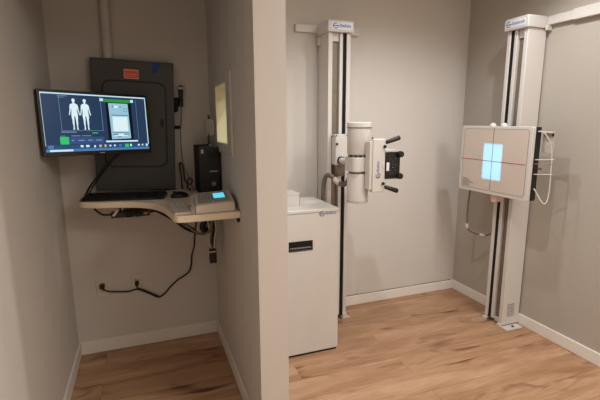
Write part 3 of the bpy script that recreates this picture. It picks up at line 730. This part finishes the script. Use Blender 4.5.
obj('loop_cable', G().tube([(-0.13, 2.582, 0.9988), (-0.10, 2.582, 0.9985), (-0.06, 2.582, 0.9985), (-0.03, 2.58, 0.9985), (0.005, 2.578, 0.9985), (0.03, 2.56, 0.999), (0.069, 2.555, 0.990), (0.135, 2.55, 0.950), (0.204, 2.555, 0.892), (0.262, 2.565, 0.848)], 0.009), M['black'], label='thick black cable looping over the power strip towards the wall corner', cat='cable')
obj('loop_cable', G().tube([(-0.286, 2.62, 1.0275), (-0.285, 2.62, 1.018), (-0.272, 2.612, 1.0), (-0.24, 2.605, 0.975), (-0.1952, 2.60, 0.972)], 0.006), M['black'], label='short black cable from the left worktop edge to the power strip', cat='cable')
obj('loop_cable', G().tube([(0.0152, 2.60, 0.972), (0.05, 2.60, 0.975), (0.11, 2.60, 0.938), (0.16, 2.60, 0.900), (0.215, 2.605, 0.85), (0.28, 2.61, 0.815), (0.33, 2.615, 0.80)], 0.008), M['black'], label='black cable sagging from the power strip to the hanging cable bundle', cat='cable')
obj('grey_cable', G().tube([(0.125, 2.42, 1.020), (0.127, 2.42, 1.01), (0.17, 2.44, 0.96), (0.22, 2.455, 0.90), (0.26, 2.46, 0.86), (0.31, 2.46, 0.845), (0.345, 2.46, 0.87), (0.36, 2.46, 0.95), (0.362, 2.46, 1.01), (0.362, 2.46, 1.020)], 0.007), M['wire_grey'], label='grey cord hanging in a loop under the curved worktop', cat='cable')
obj('black_bundle', G().tube([(0.28, 2.545, 1.024), (0.28, 2.545, 1.01), (0.285, 2.55, 0.96), (0.325, 2.55, 0.91), (0.31, 2.545, 0.86), (0.345, 2.55, 0.84), (0.372, 2.55, 0.90), (0.378, 2.55, 0.84), (0.370, 2.55, 0.77), (0.362, 2.55, 0.70)], 0.019, 10), M['black'], label='thick bundle of black cables hanging below the worktop in the corner', cat='cable')
ad = thing('power_adapter', 'black power adapter hanging low on cords under the worktop', 'adapter', (0.355, 2.505, 0.645))
obj('body', G().prism(rrect(0.338, 0.380, 0.645, 0.735, 0.006), 'y', 2.49, 2.516), M['black'], ad, bevel=0.003)
for k, (dx, m, lab) in enumerate(((0.337, 'wire_white', 'white cord'), (0.352, 'wire_grey', 'grey cord'), (0.378, 'wire_white', 'white cord'))):
    obj('cord', G().tube([(dx, 2.495, SB-0.0005), (dx-0.008, 2.49, 0.95), (dx+0.006, 2.492, 0.87), (dx-0.004, 2.495, 0.80), (dx+0.003-0.012*(k-1), 2.50, 0.737)], 0.0048), M[m], ad, label=lab)
obj('tie', G().box(0.3365, 0.3815, 2.4885, 2.5175, 0.715, 0.722), M['wire_white'], ad)

# outlets and the black cord that runs to them
def outlet(xc, zc, label):
    t = thing('wall_outlet', label, 'outlet', (xc, YA, zc-0.057), group='outlets low on the alcove wall')
    obj('plate', G().prism(rrect(xc-0.036, xc+0.036, zc-0.058, zc+0.058, 0.004), 'y', YA-0.006, YA-0.0003), M['plate'], t, bevel=0.002)
    for dz in (0.0195, -0.0195):
        obj('receptacle', G().prism(rrect(xc-0.017, xc+0.017, zc+dz-0.0145, zc+dz+0.0145, 0.006), 'y', YA-0.0075, YA-0.0062), M['plate'], t, smooth=False)
        g = G()
        g.box(xc-0.008, xc-0.006, YA-0.0080, YA-0.0076, zc+dz-0.003, zc+dz+0.006).box(xc+0.006, xc+0.008, YA-0.0080, YA-0.0076, zc+dz-0.003, zc+dz+0.005).cyl((xc, YA-0.0076, zc+dz-0.008), (xc, YA-0.0080, zc+dz-0.008), 0.0022, n=8)
        obj('slots', g, M['slot'], t, smooth=False)
    obj('screw', G().cyl((xc, YA-0.0062, zc), (xc, YA-0.0078, zc), 0.003, n=10), M['steel'], t)
outlet(-0.306, 0.438, 'left of the two ivory wall outlets, nearer the left wall')
outlet(-0.095, 0.448, 'right of the two ivory wall outlets, further from the left wall')
pcord = thing('power_cable', 'long black power cord running from the cable bundle down to the left wall outlet', 'cable', (0.0, 2.85, 0.33))
yb = YA-0.012
obj('cable', G().tube([(-0.300, yb-0.02, 0.440), (-0.290, yb, 0.425), (-0.262, yb, 0.412), (-0.20, yb, 0.402), (-0.15, yb, 0.396), (-0.10, yb, 0.404), (-0.06, yb, 0.386), (-0.01, yb, 0.355), (0.035, yb, 0.328), (0.075, yb, 0.347), (0.115, yb, 0.390), (0.165, yb, 0.433), (0.215, yb, 0.460), (0.248, yb, 0.490), (0.262, yb, 0.545), (0.268, yb, 0.60), (0.275, yb-0.03, 0.64), (0.275, yb-0.12, 0.70), (0.272, 2.66, 0.77), (0.285, 2.66, 0.86), (0.30, 2.66, 0.95), (0.30, 2.66, 1.012), (0.30, 2.66, 1.0275)], 0.0055), M['black'], pcord)
obj('plug', G().box(-0.318, -0.288, YA-0.046, YA-0.0081, 0.446, 0.474), M['black'], pcord, bevel=0.005)
pcord2 = thing('power_cable', 'short black power cord plugged into the right wall outlet and joining the long cord', 'cable', (-0.05, 2.85, 0.36))
obj('cable', G().tube([(-0.096, yb-0.02, 0.442), (-0.096, yb-0.012, 0.425), (-0.090, yb-0.012, 0.414), (-0.06, yb-0.012, 0.400), (-0.01, yb-0.012, 0.366), (0.033, yb-0.012, 0.339)], 0.005), M['black'], pcord2)
obj('plug', G().box(-0.107, -0.083, YA-0.042, YA-0.0081, 0.438, 0.462), M['black'], pcord2, bevel=0.004)

# ------------------------------------------------------------------ lights
def spot(name, loc, power, color, size=150, blend=0.35, radius=0.05, aim=(0, 0, -1)):
    l = bpy.data.lights.new(name, 'SPOT'); l.energy = power; l.color = color
    l.spot_size = math.radians(size); l.spot_blend = blend; l.shadow_soft_size = radius
    o = bpy.data.objects.new(name, l); COL.objects.link(o); o.location = loc
    o.rotation_euler = Vector(aim).to_track_quat('-Z', 'Y').to_euler()
    return o
WARM = (0.99, 1.0, 1.0)
def fill_panel(name, loc, power, sx, sy, color=WARM):  # area fills added behind the camera, out of view, to even the light
    l = bpy.data.lights.new(name, 'AREA'); l.shape = 'RECTANGLE'; l.size = sx; l.size_y = sy; l.energy = power; l.color = color
    o = bpy.data.objects.new(name, l); COL.objects.link(o); o.location = loc
    return o
spot('can_light_right', (2.08, 1.87, H-0.01), 27, WARM, 155, 0.8, 0.022)
spot('can_light_middle', (1.08, 1.65, H-0.01), 44, WARM, 155, 0.8, 0.022)
spot('can_light_inner', (1.55, 2.05, H-0.01), 21, WARM, 155, 0.8, 0.022)
fill_panel('fill_left', (0.45, -0.2, H-0.01), 7, 0.6, 1.2, (1.0, 0.92, 0.82))
fill_panel('fill_right', (1.75, -0.2, H-0.01), 49, 0.6, 1.2, (1.0, 0.95, 0.88))
l = spot('collimator_lamp', (LX, LY, LZ), 70, (0.06, 0.50, 1.0), 60, 0.05, 0.0008, (1, 0, 0))
wd = bpy.data.worlds.new('World'); SC.world = wd; wd.use_nodes = True
wd.node_tree.nodes['Background'].inputs[0].default_value = (1.0, 0.88, 0.75, 1)
wd.node_tree.nodes['Background'].inputs[1].default_value = 0.03

# ------------------------------------------------------------------ camera
f, yaw, pit, rol = 421.006, 0.355638, 0.185898, -0.0034878
cd = bpy.data.cameras.new('Camera'); cam = bpy.data.objects.new('Camera', cd); COL.objects.link(cam)
cd.sensor_fit = 'HORIZONTAL'; cd.sensor_width = 36; cd.lens = f*36/600; cd.clip_start = 0.01
fw = Vector((math.sin(yaw)*math.cos(pit), math.cos(yaw)*math.cos(pit), -math.sin(pit)))
rt = Vector((math.cos(yaw), -math.sin(yaw), 0)); up = rt.cross(fw)
r2 = rt*math.cos(rol)+up*math.sin(rol); u2 = -rt*math.sin(rol)+up*math.cos(rol)
cam.matrix_world = Matrix(((r2.x, u2.x, -fw.x, 0), (r2.y, u2.y, -fw.y, 0), (r2.z, u2.z, -fw.z, 1.5), (0, 0, 0, 1)))
SC.camera = cam
vs = SC.view_settings
vs.view_transform = 'Standard'; vs.look = 'None'; vs.gamma = 1.0; vs.exposure = 0.0; vs.use_curve_mapping = False
